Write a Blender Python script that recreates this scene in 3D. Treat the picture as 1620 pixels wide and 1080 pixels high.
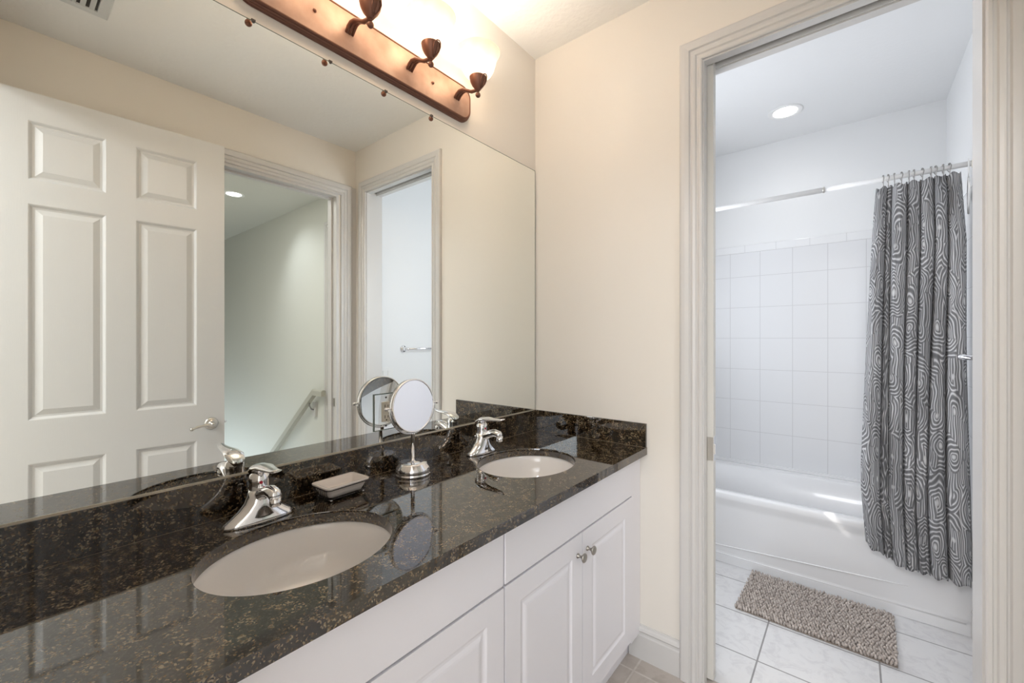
import bpy, bmesh, math, random
from mathutils import Vector, Matrix
random.seed(7)
PI = math.pi
scene = bpy.context.scene
for o in list(bpy.data.objects):
    bpy.data.objects.remove(o)

# ---------------------------------------------------------------- camera
cd = bpy.data.cameras.new('camera')
cd.sensor_width = 36.0
cd.lens = 667.05 * 36.0 / 1620.0
cd.shift_y = -0.0014
cd.clip_start = 0.02
cam = bpy.data.objects.new('camera', cd)
scene.collection.objects.link(cam)
cam.location = (1.2395, -1.7173, 1.33)
cam.rotation_euler = (PI / 2, 0, math.radians(38.966))
scene.camera = cam

# ---------------------------------------------------------------- view, world, sun and large lights
scene.view_settings.view_transform = 'Standard'
scene.view_settings.look = 'None'
scene.view_settings.gamma = 1.0
scene.view_settings.use_curve_mapping = False
scene.view_settings.exposure = 0.08

world = bpy.data.worlds.new('world')
scene.world = world
world.use_nodes = True
wn = world.node_tree.nodes
wn['Background'].inputs[0].default_value = (0.80, 0.90, 1.0, 1)
wn['Background'].inputs[1].default_value = 2.5


def area(name, loc, rot, sx, sy, power, col):
    l = bpy.data.lights.new(name, 'AREA')
    l.shape = 'RECTANGLE'
    l.size, l.size_y = sx, sy
    l.energy = power
    l.color = col
    o = bpy.data.objects.new(name, l)
    scene.collection.objects.link(o)
    o.location = loc
    o.rotation_euler = rot
    return o


sun = bpy.data.lights.new('sun', 'SUN')
sun.energy = 5.0
sun.angle = math.radians(0.6)
sun.color = (1.0, 0.95, 0.88)
so = bpy.data.objects.new('sun', sun)
scene.collection.objects.link(so)
so.rotation_euler = Vector((0.72, 0.30, -0.80)).to_track_quat('-Z', 'Y').to_euler()

# tub room window daylight, plus added unseen fill lights in bedroom and hall
area('tub_room_window_light', (0.02, 0.58, 1.62), (0, -PI / 2, 0), 0.95, 0.66, 14.5, (0.90, 0.94, 1.0))
area('bedroom_back_fill', (2.2, -4.34, 1.55), (PI / 2, 0, 0), 1.8, 1.6, 26, (0.94, 0.96, 1.0))  # invented source behind the camera, added to lift the lower vanity room
area('bedroom_overhead_fill', (0.9, -3.1, 2.70), (0, 0, 0), 1.0, 1.0, 66, (0.96, 0.97, 1.0))  # added unseen overhead lamp, fills the open door and the sinks
area('hall_landing_fill', (2.6, -1.2, 2.70), (0, 0, 0), 0.8, 0.5, 26, (1.0, 0.98, 0.95))  # added unseen lamp that brightens the hall


# ---------------------------------------------------------------- materials
def mat(name, color=(0.8, 0.8, 0.8), rough=0.5, metal=0.0, spec=0.5, emis=None, estr=0.0, coat=0.0):
    m = bpy.data.materials.new(name)
    m.use_nodes = True
    b = m.node_tree.nodes['Principled BSDF']
    b.inputs['Base Color'].default_value = (*color, 1)
    b.inputs['Roughness'].default_value = rough
    b.inputs['Metallic'].default_value = metal
    b.inputs['Specular IOR Level'].default_value = spec
    b.inputs['Coat Weight'].default_value = coat
    if emis:
        b.inputs['Emission Color'].default_value = (*emis, 1)
        b.inputs['Emission Strength'].default_value = estr
    return m


def nt(m):
    return m.node_tree, m.node_tree.nodes['Principled BSDF']


def node(t, kind, **kw):
    n = t.nodes.new(kind)
    for k, v in kw.items():
        if k.startswith('i_'):
            key = k[2:]
            key = int(key) if key.isdigit() else key.replace('_', ' ')
            n.inputs[key].default_value = v
        else:
            setattr(n, k, v)
    return n


def ramp(t, stops, interp='LINEAR'):
    n = t.nodes.new('ShaderNodeValToRGB')
    n.color_ramp.interpolation = interp
    e = n.color_ramp.elements
    while len(e) < len(stops):
        e.new(0.5)
    for i, (p, c) in enumerate(stops):
        e[i].position = p
        e[i].color = (*c, 1)
    return n


def add_bump(m, scale, strength, dist=0.002, detail=3.0, vscale=None):
    t, b = nt(m)
    tc = node(t, 'ShaderNodeTexCoord')
    mp = node(t, 'ShaderNodeMapping')
    if vscale:
        mp.inputs['Scale'].default_value = vscale
    nz = node(t, 'ShaderNodeTexNoise', i_Scale=scale, i_Detail=detail)
    bp = node(t, 'ShaderNodeBump', i_Strength=strength, i_Distance=dist)
    t.links.new(tc.outputs['Object'], mp.inputs['Vector'])
    t.links.new(mp.outputs['Vector'], nz.inputs['Vector'])
    t.links.new(nz.outputs['Fac'], bp.inputs['Height'])
    t.links.new(bp.outputs['Normal'], b.inputs['Normal'])
    return m


M = {}
M['wall'] = add_bump(mat('wall_paint', (0.82, 0.775, 0.71), 0.62, spec=0.3), 60, 0.10)
M['wall_white'] = add_bump(mat('tub_room_paint', (0.86, 0.865, 0.87), 0.6, spec=0.3), 60, 0.10)
M['wall_hall'] = add_bump(mat('hall_paint', (0.72, 0.72, 0.67), 0.6, spec=0.3), 60, 0.10)
M['ceiling'] = add_bump(mat('ceiling_paint', (0.90, 0.89, 0.86), 0.8, spec=0.2), 45, 0.55, 0.004, 5)
M['ceiling_white'] = add_bump(mat('tub_room_ceiling_paint', (0.86, 0.865, 0.87), 0.8, spec=0.2), 45, 0.3, 0.003, 5)
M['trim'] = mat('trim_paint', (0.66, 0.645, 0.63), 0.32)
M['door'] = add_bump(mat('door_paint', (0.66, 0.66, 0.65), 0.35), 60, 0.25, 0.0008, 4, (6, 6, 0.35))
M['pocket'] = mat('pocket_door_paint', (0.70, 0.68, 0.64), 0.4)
M['cabinet'] = mat('cabinet_thermofoil', (0.86, 0.845, 0.89), 0.3)
M['dark'] = mat('dark_gap', (0.05, 0.045, 0.04), 0.8)
M['mirror'] = mat('mirror_silver', (0.90, 0.925, 0.90), 0.0, 1.0)
M['hand_mirror'] = mat('polished_mirror', (0.95, 0.94, 0.97), 0.01, 1.0)
M['mirror_edge'] = mat('mirror_glass_edge', (0.16, 0.20, 0.18), 0.15)
M['chrome'] = mat('chrome', (0.90, 0.90, 0.92), 0.06, 1.0)
M['nickel'] = mat('satin_nickel', (0.62, 0.60, 0.56), 0.28, 1.0)
M['knobmetal'] = mat('dark_nickel', (0.40, 0.38, 0.35), 0.3, 1.0)
M['porcelain'] = mat('porcelain', (0.95, 0.92, 0.90), 0.08, coat=0.3)
M['tub'] = mat('tub_enamel', (0.84, 0.84, 0.85), 0.25, coat=0.3)
M['ceramic'] = mat('soap_dish_ceramic', (0.80, 0.74, 0.70), 0.25)
M['wire'] = mat('dark_wire', (0.10, 0.09, 0.09), 0.25, 0.8)
M['plastic'] = mat('cream_plastic', (0.80, 0.75, 0.66), 0.35)
M['white_plastic'] = mat('white_plastic', (0.86, 0.86, 0.85), 0.35)
M['red'] = mat('red_dot', (0.55, 0.01, 0.04), 0.3)
M['rail'] = mat('handrail_paint', (0.50, 0.49, 0.43), 0.4)
M['rod'] = mat('white_rod', (0.88, 0.88, 0.88), 0.3)
M['hookmetal'] = mat('brushed_hook', (0.36, 0.35, 0.34), 0.3, 0.9)
M['liner'] = mat('liner_vinyl', (0.86, 0.86, 0.87), 0.35)
M['vent'] = mat('vent_enamel', (0.66, 0.67, 0.66), 0.5)
M['carpet'] = mat('bedroom_carpet', (0.62, 0.57, 0.50), 0.95)
M['led'] = mat('lamp_lens', (1, 1, 1), 0.3, emis=(1, 0.98, 0.95), estr=9)
M['dark_moulding'] = mat('bronze_moulding', (0.17, 0.075, 0.05), 0.42, 0.45)
M['arm_metal'] = mat('bronze_arm', (0.20, 0.09, 0.06), 0.38, 0.5)
M['clip'] = mat('dark_clip', (0.12, 0.10, 0.09), 0.4, 0.4)
M['glass'] = mat('window_glass', (1, 1, 1), 0.0)
t = M['glass'].node_tree
tr = node(t, 'ShaderNodeBsdfTransparent')
gl = node(t, 'ShaderNodeBsdfGlossy', i_Roughness=0.0)
ms = node(t, 'ShaderNodeMixShader')
ms.inputs[0].default_value = 0.06
t.links.new(tr.outputs[0], ms.inputs[1])
t.links.new(gl.outputs[0], ms.inputs[2])
t.links.new(ms.outputs[0], t.nodes['Material Output'].inputs['Surface'])

# lit alabaster glass of the lamp shades
m = mat('lit_alabaster', (0.42, 0.37, 0.30), 0.35, emis=(1.0, 0.86, 0.70), estr=3.0)
t, b = nt(m)
tc = node(t, 'ShaderNodeTexCoord')
nz = node(t, 'ShaderNodeTexNoise', i_Scale=9.0, i_Detail=4.0, i_Distortion=1.5)
sx = node(t, 'ShaderNodeSeparateXYZ')
mr = node(t, 'ShaderNodeMapRange')
mr.inputs['From Min'].default_value = 0.0
mr.inputs['From Max'].default_value = 0.105
mr.inputs['To Min'].default_value = 1.9
mr.inputs['To Max'].default_value = 0.28
ml = node(t, 'ShaderNodeMath', operation='MULTIPLY_ADD')
ml.inputs[1].default_value = 0.5
t.links.new(tc.outputs['Object'], nz.inputs['Vector'])
t.links.new(tc.outputs['Object'], sx.inputs[0])
t.links.new(sx.outputs['Z'], mr.inputs['Value'])
t.links.new(nz.outputs['Fac'], ml.inputs[0])
t.links.new(mr.outputs[0], ml.inputs[2])
t.links.new(ml.outputs[0], b.inputs['Emission Strength'])
tr = node(t, 'ShaderNodeBsdfTransparent')
tr.inputs[0].default_value = (1.0, 0.90, 0.78, 1)
ms = node(t, 'ShaderNodeMixShader')
ms.inputs[0].default_value = 0.42
t.links.new(b.outputs[0], ms.inputs[1])
t.links.new(tr.outputs[0], ms.inputs[2])
t.links.new(ms.outputs[0], t.nodes['Material Output'].inputs['Surface'])
M['shade'] = m

# mottled copper-bronze back plate
m = mat('copper_plate', (0.5, 0.3, 0.2), 0.45, 0.15)
t, b = nt(m)
tc = node(t, 'ShaderNodeTexCoord')
nz = node(t, 'ShaderNodeTexNoise', i_Scale=14.0, i_Detail=5.0)
cr = ramp(t, [(0.25, (0.34, 0.20, 0.145)), (0.5, (0.45, 0.29, 0.22)), (0.75, (0.54, 0.38, 0.29))])
t.links.new(tc.outputs['Object'], nz.inputs['Vector'])
t.links.new(nz.outputs['Fac'], cr.inputs[0])
t.links.new(cr.outputs[0], b.inputs['Base Color'])
M['copper'] = m

# polished dark granite: fine mineral grains, black with brown and gold flecks
m = mat('granite', (0.02, 0.015, 0.01), 0.03, spec=0.95)
t, b = nt(m)
b.inputs['IOR'].default_value = 1.7
tc = node(t, 'ShaderNodeTexCoord')
nd = node(t, 'ShaderNodeTexNoise', i_Scale=60.0, i_Detail=3.0)
va = node(t, 'ShaderNodeVectorMath', operation='MULTIPLY_ADD')
va.inputs[1].default_value = (0.012, 0.012, 0.012)
v1 = node(t, 'ShaderNodeTexVoronoi', i_Scale=320.0)
s1 = node(t, 'ShaderNodeSeparateColor')
n2 = node(t, 'ShaderNodeTexNoise', i_Scale=38.0, i_Detail=4.0, i_Roughness=0.6)
ad = node(t, 'ShaderNodeMath', operation='ADD')
sb = node(t, 'ShaderNodeMath', operation='MULTIPLY_ADD')
sb.inputs[1].default_value = 1.5
sb.inputs[2].default_value = -0.75
c1 = ramp(t, [(0.0, (0.002, 0.0015, 0.001)), (0.38, (0.003, 0.002, 0.0015)), (0.56, (0.018, 0.010, 0.005)), (0.76, (0.062, 0.036, 0.016)), (0.93, (0.15, 0.10, 0.05)), (1.0, (0.24, 0.19, 0.12))])
t.links.new(tc.outputs['Object'], nd.inputs['Vector'])
t.links.new(nd.outputs['Color'], va.inputs[0])
t.links.new(tc.outputs['Object'], va.inputs[2])
t.links.new(va.outputs[0], v1.inputs['Vector'])
t.links.new(v1.outputs['Color'], s1.inputs[0])
t.links.new(tc.outputs['Object'], n2.inputs['Vector'])
t.links.new(n2.outputs['Fac'], sb.inputs[0])
t.links.new(s1.outputs[0], ad.inputs[0])
t.links.new(sb.outputs[0], ad.inputs[1])
t.links.new(ad.outputs[0], c1.inputs[0])
t.links.new(c1.outputs[0], b.inputs['Base Color'])
M['granite'] = m


def tile_mat(name, w, h, ox, oy, axes, tile, grout, mortar, rough, vary=0.04, vein=None, bump=0.3):
    m = mat(name, tile, rough)
    t, b = nt(m)
    tc = node(t, 'ShaderNodeTexCoord')
    sp = node(t, 'ShaderNodeSeparateXYZ')
    cb = node(t, 'ShaderNodeCombineXYZ')
    t.links.new(tc.outputs['Object'], sp.inputs[0])
    for i, (ax, off) in enumerate(zip(axes, (ox, oy))):
        ad = node(t, 'ShaderNodeMath', operation='SUBTRACT')
        ad.inputs[1].default_value = off
        t.links.new(sp.outputs[ax], ad.inputs[0])
        t.links.new(ad.outputs[0], cb.inputs[i])
    br = node(t, 'ShaderNodeTexBrick', offset=0.0, squash=1.0)
    br.inputs['Scale'].default_value = 1.0
    br.inputs['Brick Width'].default_value = w
    br.inputs['Row Height'].default_value = h
    br.inputs['Mortar Size'].default_value = mortar
    br.inputs['Mortar Smooth'].default_value = 0.2
    br.inputs['Color1'].default_value = (*tile, 1)
    br.inputs['Color2'].default_value = (*[c * (1 - vary) for c in tile], 1)
    br.inputs['Mortar'].default_value = (*grout, 1)
    t.links.new(cb.outputs[0], br.inputs['Vector'])
    out = br.outputs['Color']
    if vein:
        nz = node(t, 'ShaderNodeTexNoise', i_Scale=vein[0], i_Detail=7.0, i_Roughness=0.65, i_Distortion=1.2)
        cr = ramp(t, [(0.36, vein[1]), (0.52, (1, 1, 1)), (0.8, (1, 1, 1))])
        mx = node(t, 'ShaderNodeMixRGB', blend_type='MULTIPLY')
        mx.inputs[0].default_value = 1.0
        t.links.new(tc.outputs['Object'], nz.inputs['Vector'])
        t.links.new(nz.outputs['Fac'], cr.inputs[0])
        t.links.new(out, mx.inputs[1])
        t.links.new(cr.outputs[0], mx.inputs[2])
        out = mx.outputs[0]
    t.links.new(out, b.inputs['Base Color'])
    bp = node(t, 'ShaderNodeBump', i_Strength=bump, i_Distance=0.002, invert=True)
    t.links.new(br.outputs['Fac'], bp.inputs['Height'])
    t.links.new(bp.outputs['Normal'], b.inputs['Normal'])
    return m


M['floor_tub'] = tile_mat('marble_look_tile', 0.3945, 0.3, 0.930, 0.282, 'XY', (0.74, 0.735, 0.74), (0.30, 0.29, 0.29), 0.0035, 0.28,
                          0.03, (16.0, (0.88, 0.875, 0.885)))
M['floor_vanity'] = tile_mat('beige_floor_tile', 0.33, 0.33, 0.553, -0.09, 'XY', (0.50, 0.45, 0.41), (0.62, 0.58, 0.54), 0.004, 0.4,
                             0.05, (7.0, (0.82, 0.80, 0.78)))
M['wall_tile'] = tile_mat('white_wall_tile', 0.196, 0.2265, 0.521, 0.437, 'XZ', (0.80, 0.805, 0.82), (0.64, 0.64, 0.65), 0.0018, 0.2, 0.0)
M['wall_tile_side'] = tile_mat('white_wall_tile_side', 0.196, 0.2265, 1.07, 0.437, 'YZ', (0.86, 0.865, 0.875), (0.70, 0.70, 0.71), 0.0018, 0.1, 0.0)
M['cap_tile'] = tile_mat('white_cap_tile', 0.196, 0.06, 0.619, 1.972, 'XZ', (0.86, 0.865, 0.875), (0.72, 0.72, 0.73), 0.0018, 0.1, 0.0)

# chenille pile
m = mat('chenille', (0.42, 0.36, 0.32), 0.9, spec=0.15)
t, b = nt(m)
tc = node(t, 'ShaderNodeTexCoord')
nz = node(t, 'ShaderNodeTexNoise', i_Scale=70.0, i_Detail=2.0)
cr = ramp(t, [(0.3, (0.33, 0.28, 0.25)), (0.7, (0.64, 0.57, 0.52))])
t.links.new(tc.outputs['Object'], nz.inputs['Vector'])
t.links.new(nz.outputs['Fac'], cr.inputs[0])
t.links.new(cr.outputs[0], b.inputs['Base Color'])
b.inputs['Sheen Weight'].default_value = 0.3
M['chenille'] = m
M['mat_base'] = mat('mat_backing', (0.30, 0.25, 0.21), 0.9)

# grey curtain printed with pale contour rings around scattered eyes
m = mat('curtain_print', (0.3, 0.3, 0.3), 0.75, spec=0.2)
t, b = nt(m)
uv = node(t, 'ShaderNodeUVMap')
mp = node(t, 'ShaderNodeMapping')
mp.inputs['Scale'].default_value = (1.0, 0.62, 1.0)
nd = node(t, 'ShaderNodeTexNoise', i_Scale=11.0, i_Detail=1.0)
vm = node(t, 'ShaderNodeVectorMath', operation='MULTIPLY_ADD')
vm.inputs[1].default_value = (0.05, 0.05, 0)
vo = node(t, 'ShaderNodeTexVoronoi', i_Scale=9.0, voronoi_dimensions='2D')
vo.inputs['Randomness'].default_value = 0.55
fr = node(t, 'ShaderNodeMath', operation='MULTIPLY')
fr.inputs[1].default_value = 60.0
sn = node(t, 'ShaderNodeMath', operation='SINE')
cr = ramp(t, [(0.0, (0.16, 0.16, 0.165)), (0.6, (0.23, 0.23, 0.235)), (0.80, (0.44, 0.44, 0.45)), (1.0, (0.62, 0.62, 0.63))])
mr = node(t, 'ShaderNodeMapRange')
mr.inputs['From Min'].default_value = -1
eye_r = ramp(t, [(0.0, (0.62, 0.62, 0.62)), (0.06, (0.50, 0.50, 0.50)), (0.11, (0, 0, 0))])
lt = node(t, 'ShaderNodeMixRGB', blend_type='LIGHTEN')
lt.inputs[0].default_value = 1.0
nb = node(t, 'ShaderNodeTexNoise', i_Scale=5.0, i_Detail=2.0)
cb2 = ramp(t, [(0.35, (0.72, 0.72, 0.72)), (0.65, (1.1, 1.1, 1.1))])
mu = node(t, 'ShaderNodeMixRGB', blend_type='MULTIPLY')
mu.inputs[0].default_value = 1.0
L = t.links.new
L(uv.outputs[0], mp.inputs['Vector'])
L(mp.outputs[0], nd.inputs['Vector'])
L(nd.outputs['Color'], vm.inputs[0])
L(mp.outputs[0], vm.inputs[2])
L(vm.outputs[0], vo.inputs['Vector'])
L(vo.outputs['Distance'], fr.inputs[0])
L(fr.outputs[0], sn.inputs[0])
L(sn.outputs[0], mr.inputs['Value'])
su = node(t, 'ShaderNodeSeparateXYZ')
fs = node(t, 'ShaderNodeMath', operation='MULTIPLY')
fs.inputs[1].default_value = 560.0
s2 = node(t, 'ShaderNodeMath', operation='SINE')
m2 = node(t, 'ShaderNodeMapRange')
m2.inputs['From Min'].default_value = -1
nm = node(t, 'ShaderNodeTexNoise', i_Scale=13.0, i_Detail=0.0)
rm = ramp(t, [(0.53, (0, 0, 0)), (0.56, (1, 1, 1))])
mz = node(t, 'ShaderNodeMixRGB')
L(vm.outputs[0], su.inputs[0])
L(su.outputs[0], fs.inputs[0])
L(fs.outputs[0], s2.inputs[0])
L(s2.outputs[0], m2.inputs['Value'])
L(mp.outputs[0], nm.inputs['Vector'])
L(nm.outputs['Fac'], rm.inputs[0])
L(rm.outputs[0], mz.inputs[0])
L(mr.outputs[0], mz.inputs[1])
L(m2.outputs[0], mz.inputs[2])
L(mz.outputs[0], cr.inputs[0])
L(vo.outputs['Distance'], eye_r.inputs[0])
L(cr.outputs[0], lt.inputs[1])
L(eye_r.outputs[0], lt.inputs[2])
L(mp.outputs[0], nb.inputs['Vector'])
L(nb.outputs['Fac'], cb2.inputs[0])
L(lt.outputs[0], mu.inputs[1])
L(cb2.outputs[0], mu.inputs[2])
L(mu.outputs[0], b.inputs['Base Color'])
M['curtain'] = m


# ---------------------------------------------------------------- mesh helpers
class MB:
    def __init__(self):
        self.bm = bmesh.new()

    def quad(self, pts):
        vs = [self.bm.verts.new(p) for p in pts]
        return self.bm.faces.new(vs)

    def box(self, a, b):
        x0, y0, z0 = [min(p, q) for p, q in zip(a, b)]
        x1, y1, z1 = [max(p, q) for p, q in zip(a, b)]
        v = [self.bm.verts.new(p) for p in [(x0, y0, z0), (x1, y0, z0), (x1, y1, z0), (x0, y1, z0), (x0, y0, z1), (x1, y0, z1), (x1, y1, z1), (x0, y1, z1)]]
        for f in [(0, 3, 2, 1), (4, 5, 6, 7), (0, 1, 5, 4), (1, 2, 6, 5), (2, 3, 7, 6), (3, 0, 4, 7)]:
            self.bm.faces.new([v[i] for i in f])
        return v

    def rings(self, rings, close=True, cap=True, smooth=True):
        """skin a list of rings (each a list of points of equal count)"""
        R = [[self.bm.verts.new(p) for p in r] for r in rings]
        n = len(R[0])
        for a, b in zip(R, R[1:]):
            for i in range(n if close else n - 1):
                j = (i + 1) % n
                f = self.bm.faces.new([a[i], a[j], b[j], b[i]])
                f.smooth = smooth
        if cap:
            self.bm.faces.new(list(reversed(R[0])))
            self.bm.faces.new(R[-1])
        return R

    def lathe(self, prof, center=(0, 0, 0), axis='Z', seg=32, cap=True, smooth=True, sx=1.0, sy=1.0):
        """prof: list of (radius, height along axis)"""
        rs = []
        for r, h in prof:
            ring = []
            for i in range(seg):
                a = 2 * PI * i / seg
                u, w = max(r, 1e-5) * math.cos(a) * sx, max(r, 1e-5) * math.sin(a) * sy
                p = {'Z': (u, w, h), 'X': (h, u, w), 'Y': (w, h, u)}[axis]
                ring.append(tuple(c + q for c, q in zip(center, p)))
            rs.append(ring)
        return self.rings(rs, True, cap, smooth)

    def tube(self, pts, rad, seg=10, flat=None):
        """tube along points; rad scalar or list; flat = (scale along up)"""
        pts = [Vector(p) for p in pts]
        n = len(pts)
        rr = rad if isinstance(rad, (list, tuple)) else [rad] * n
        rs = []
        up = Vector((0, 0, 1))
        prev = None
        for i, p in enumerate(pts):
            d = (pts[min(i + 1, n - 1)] - pts[max(i - 1, 0)])
            d.normalize()
            if prev is None:
                s = d.cross(up)
                if s.length < 1e-3:
                    s = d.cross(Vector((1, 0, 0)))
            else:
                s = prev - d * prev.dot(d)
            s.normalize()
            prev = s.copy()
            w = s.cross(d)
            f = flat if flat else 1.0
            rs.append([tuple(p + s * (rr[i] * math.cos(a)) + w * (rr[i] * f * math.sin(a))) for a in [2 * PI * k / seg for k in range(seg)]])
        self.rings(rs)

    def ball(self, c, r, sz=1.0, seg=16):
        self.lathe([(r * math.sin(PI * i / 10), -r * sz * math.cos(PI * i / 10)) for i in range(11)], c, 'Z', seg, cap=False)

    def build(self, name, material, parent=None, bevel=0.0, bseg=2, smooth=False, angle=35):
        bm = self.bm
        bmesh.ops.remove_doubles(bm, verts=bm.verts, dist=1e-6)
        bmesh.ops.recalc_face_normals(bm, faces=bm.faces)
        me = bpy.data.meshes.new(name)
        bm.to_mesh(me)
        bm.free()
        if smooth:
            for p in me.polygons:
                p.use_smooth = True
        me.materials.append(material)
        o = bpy.data.objects.new(name, me)
        scene.collection.objects.link(o)
        if parent:
            o.parent = parent
        if bevel:
            bv = o.modifiers.new('bevel', 'BEVEL')
            bv.width = bevel
            bv.segments = bseg
            bv.limit_method = 'ANGLE'
            bv.angle_limit = math.radians(angle)
            bv.harden_normals = False
        return o


def empty(name, loc=(0, 0, 0), rot=(0, 0, 0)):
    o = bpy.data.objects.new(name, None)
    scene.collection.objects.link(o)
    o.location = loc
    o.rotation_euler = rot
    o.empty_display_size = 0.05
    return o


def tag(o, label=None, cat=None, group=None, kind=None):
    if label:
        o['label'] = label
    if cat:
        o['category'] = cat
    if group:
        o['group'] = group
    if kind:
        o['kind'] = kind
    return o


def copy_tree(o, parent=None):
    c = o.copy()
    scene.collection.objects.link(c)
    if parent:
        c.parent = parent
    for ch in [x for x in scene.objects if x.parent == o]:
        copy_tree(ch, c)
    return c


def struct(name, mb, material, label=None, **kw):
    o = mb.build(name, material, **kw)
    o['kind'] = 'structure'
    if label:
        o['label'] = label
    return o


def panel_slab(mb, O, U, V, N, W, H, T, panels, prof):
    """slab with front face at O spanned by U (width W) and V (height H), outward normal N, thickness T;
    panels = rects (u0, v0, u1, v1); prof = [(inset, depth)...]"""
    O, U, V, N = Vector(O), Vector(U), Vector(V), Vector(N)
    P = lambda u, v, d=0.0: tuple(O + U * u + V * v - N * d)
    us = sorted({0, W, *[p[0] for p in panels], *[p[2] for p in panels]})
    vs = sorted({0, H, *[p[1] for p in panels], *[p[3] for p in panels]})
    inside = lambda u, v: any(p[0] < u < p[2] and p[1] < v < p[3] for p in panels)
    for a, b2 in zip(us, us[1:]):
        for c, d in zip(vs, vs[1:]):
            if not inside((a + b2) / 2, (c + d) / 2):
                mb.quad([P(a, c), P(b2, c), P(b2, d), P(a, d)])
    for (a, c, b2, d) in panels:
        rr = [[P(a + i, c + i, dp), P(b2 - i, c + i, dp), P(b2 - i, d - i, dp), P(a + i, d - i, dp)] for i, dp in [(0, 0)] + prof]
        for r0, r1 in zip(rr, rr[1:]):
            for i in range(4):
                j = (i + 1) % 4
                mb.quad([r0[i], r0[j], r1[j], r1[i]])
        mb.quad(rr[-1])
    mb.quad([P(0, 0, T), P(0, H, T), P(W, H, T), P(W, 0, T)])
    for e in [((0, 0), (W, 0)), ((W, 0), (W, H)), ((W, H), (0, H)), ((0, H), (0, 0))]:
        mb.quad([P(*e[0]), P(*e[0], T), P(*e[1], T), P(*e[1])])


CASING = [(0.0, 0.0), (0.0, 0.010), (0.004, 0.013), (0.011, 0.013), (0.014, 0.009), (0.020, 0.009), (0.024, 0.014), (0.032, 0.016),
          (0.036, 0.016), (0.039, 0.012), (0.043, 0.012), (0.047, 0.018), (0.062, 0.020), (0.074, 0.020), (0.080, 0.017), (0.083, 0.012), (0.083, 0.0)]


def casing(name, O, U, N, u0, u1, ztop, prof=CASING, z0=0.0, label=None):
    """door casing swept round an opening u0..u1 up to ztop on the wall through O with direction U, normal N"""
    mb = MB()
    O, U, N = Vector(O), Vector(U), Vector(N)
    Z = Vector((0, 0, 1))
    P = lambda u, z, d: tuple(O + U * u + Z * z + N * d)
    rs = [[P(u0 - w, z0, d) for w, d in prof], [P(u0 - w, ztop + w, d) for w, d in prof],
          [P(u1 + w, ztop + w, d) for w, d in prof], [P(u1 + w, z0, d) for w, d in prof]]
    mb.rings(rs, close=True, cap=True, smooth=False)
    return struct(name, mb, M['trim'], label)


BASE = [(0.0, 0.0), (0.014, 0.0), (0.014, 0.098), (0.0115, 0.104), (0.0115, 0.112), (0.015, 0.118), (0.0125, 0.127), (0.006, 0.133), (0.004, 0.140), (0.0, 0.140)]


def baseboard(name, A, B, N, label=None):
    mb = MB()
    A, B, N = Vector(A), Vector(B), Vector(N)
    Z = Vector((0, 0, 1))
    mb.rings([[tuple(Q + N * d + Z * h) for d, h in BASE] for Q in (A, B)], True, True, False)
    return struct(name, mb, M['trim'], label)


# ================================================================ THE SETTING
W, HC, HD = 1.670, 2.736, 2.397
YN = -1.728                                    # inner face of the near wall
NEAR = -0.12
# vanity room walls
mb = MB(); mb.box((-0.10, -1.85, 0), (0, 0.12, HC)); struct('wall_left', mb, M['wall'])
XL, XR = 0.797, 1.516                          # tub room doorway (pocket door)
mb = MB()
JT = 0.0061
mb.box((0.0, 0, 0), (XL - JT, 0.040, HC))
mb.box((XL - JT, 0, HD + JT), (XR + JT, 0.040, HC))
mb.box((XR + JT, 0, 0), (W, 0.120, HC))
mb.box((XL - JT, 0.040, HD + 0.0605), (XR + JT, 0.080, HC))
struct('wall_end', mb, M['wall'])
mb = MB()
mb.box((0.0, 0.080, 0), (XL - JT, 0.120, HC))
mb.box((XL - JT, 0.080, HD + JT), (XR + JT, 0.120, HC))
struct('wall_end_rear', mb, M['wall_white'])
OY0, OY1 = -0.915, -0.150                      # doorway to the stair hall
mb = MB()
mb.box((W, -1.85, 0), (W + 0.12, OY0 - 0.0181, HC))
mb.box((W, OY1 + 0.0181, 0), (W + 0.12, 1.91, HC))
mb.box((W, OY0 - 0.0181, 2.3831), (W + 0.12, OY1 + 0.0181, HC))
wr = struct('wall_right', mb, M['wall'])
NX0, NX1 = 0.762, 1.580                        # doorway behind the camera
mb = MB()
mb.box((-0.10, YN - 0.12, 0), (NX0 - 0.0001, YN, HC))
mb.box((NX1 + 0.0001, YN - 0.12, 0), (W + 0.12, YN, HC))
mb.box((NX0, YN - 0.12, 2.44), (NX1, YN, HC))
struct('wall_near', mb, M['wall'])
mb = MB(); mb.box((-0.10, YN - 0.12, HC), (W + 0.06, 0.06, HC + 0.1)); struct('ceiling', mb, M['ceiling'])
mb = MB(); mb.box((-0.10, YN - 0.06, -0.1), (W + 0.12, 0.06, 0)); struct('floor', mb, M['floor_vanity'])

# tub room shell
TB = 1.790
mb = MB()
WY0, WY1, WZ0, WZ1 = 0.24, 0.92, 1.12, 2.12
mb.box((-0.10, 0.12, 0), (0.02, WY0, HC)); mb.box((-0.10, WY1, 0), (0.02, 1.91, HC))
mb.box((-0.10, WY0, 0), (0.02, WY1, WZ0)); mb.box((-0.10, WY0, WZ1), (0.02, WY1, HC))
struct('wall_tub_room_left', mb, M['wall_white'])
mb = MB(); mb.box((0.02, TB, 0), (W, TB + 0.12, HC)); struct('wall_tub_room_back', mb, M['wall_white'])
mb = MB(); mb.box((W - 0.006, 0.12, 0), (W, TB, HC)); struct('wall_tub_room_right', mb, M['wall_white'])
mb = MB(); mb.box((0.02, 1.02, 0), (0.13, TB, HC)); struct('wall_tub_end', mb, M['wall_white'])
mb = MB(); mb.box((-0.10, 0.06, HC), (W + 0.06, 1.91, HC + 0.1)); struct('ceiling_tub_room', mb, M['ceiling_white'])
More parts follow.
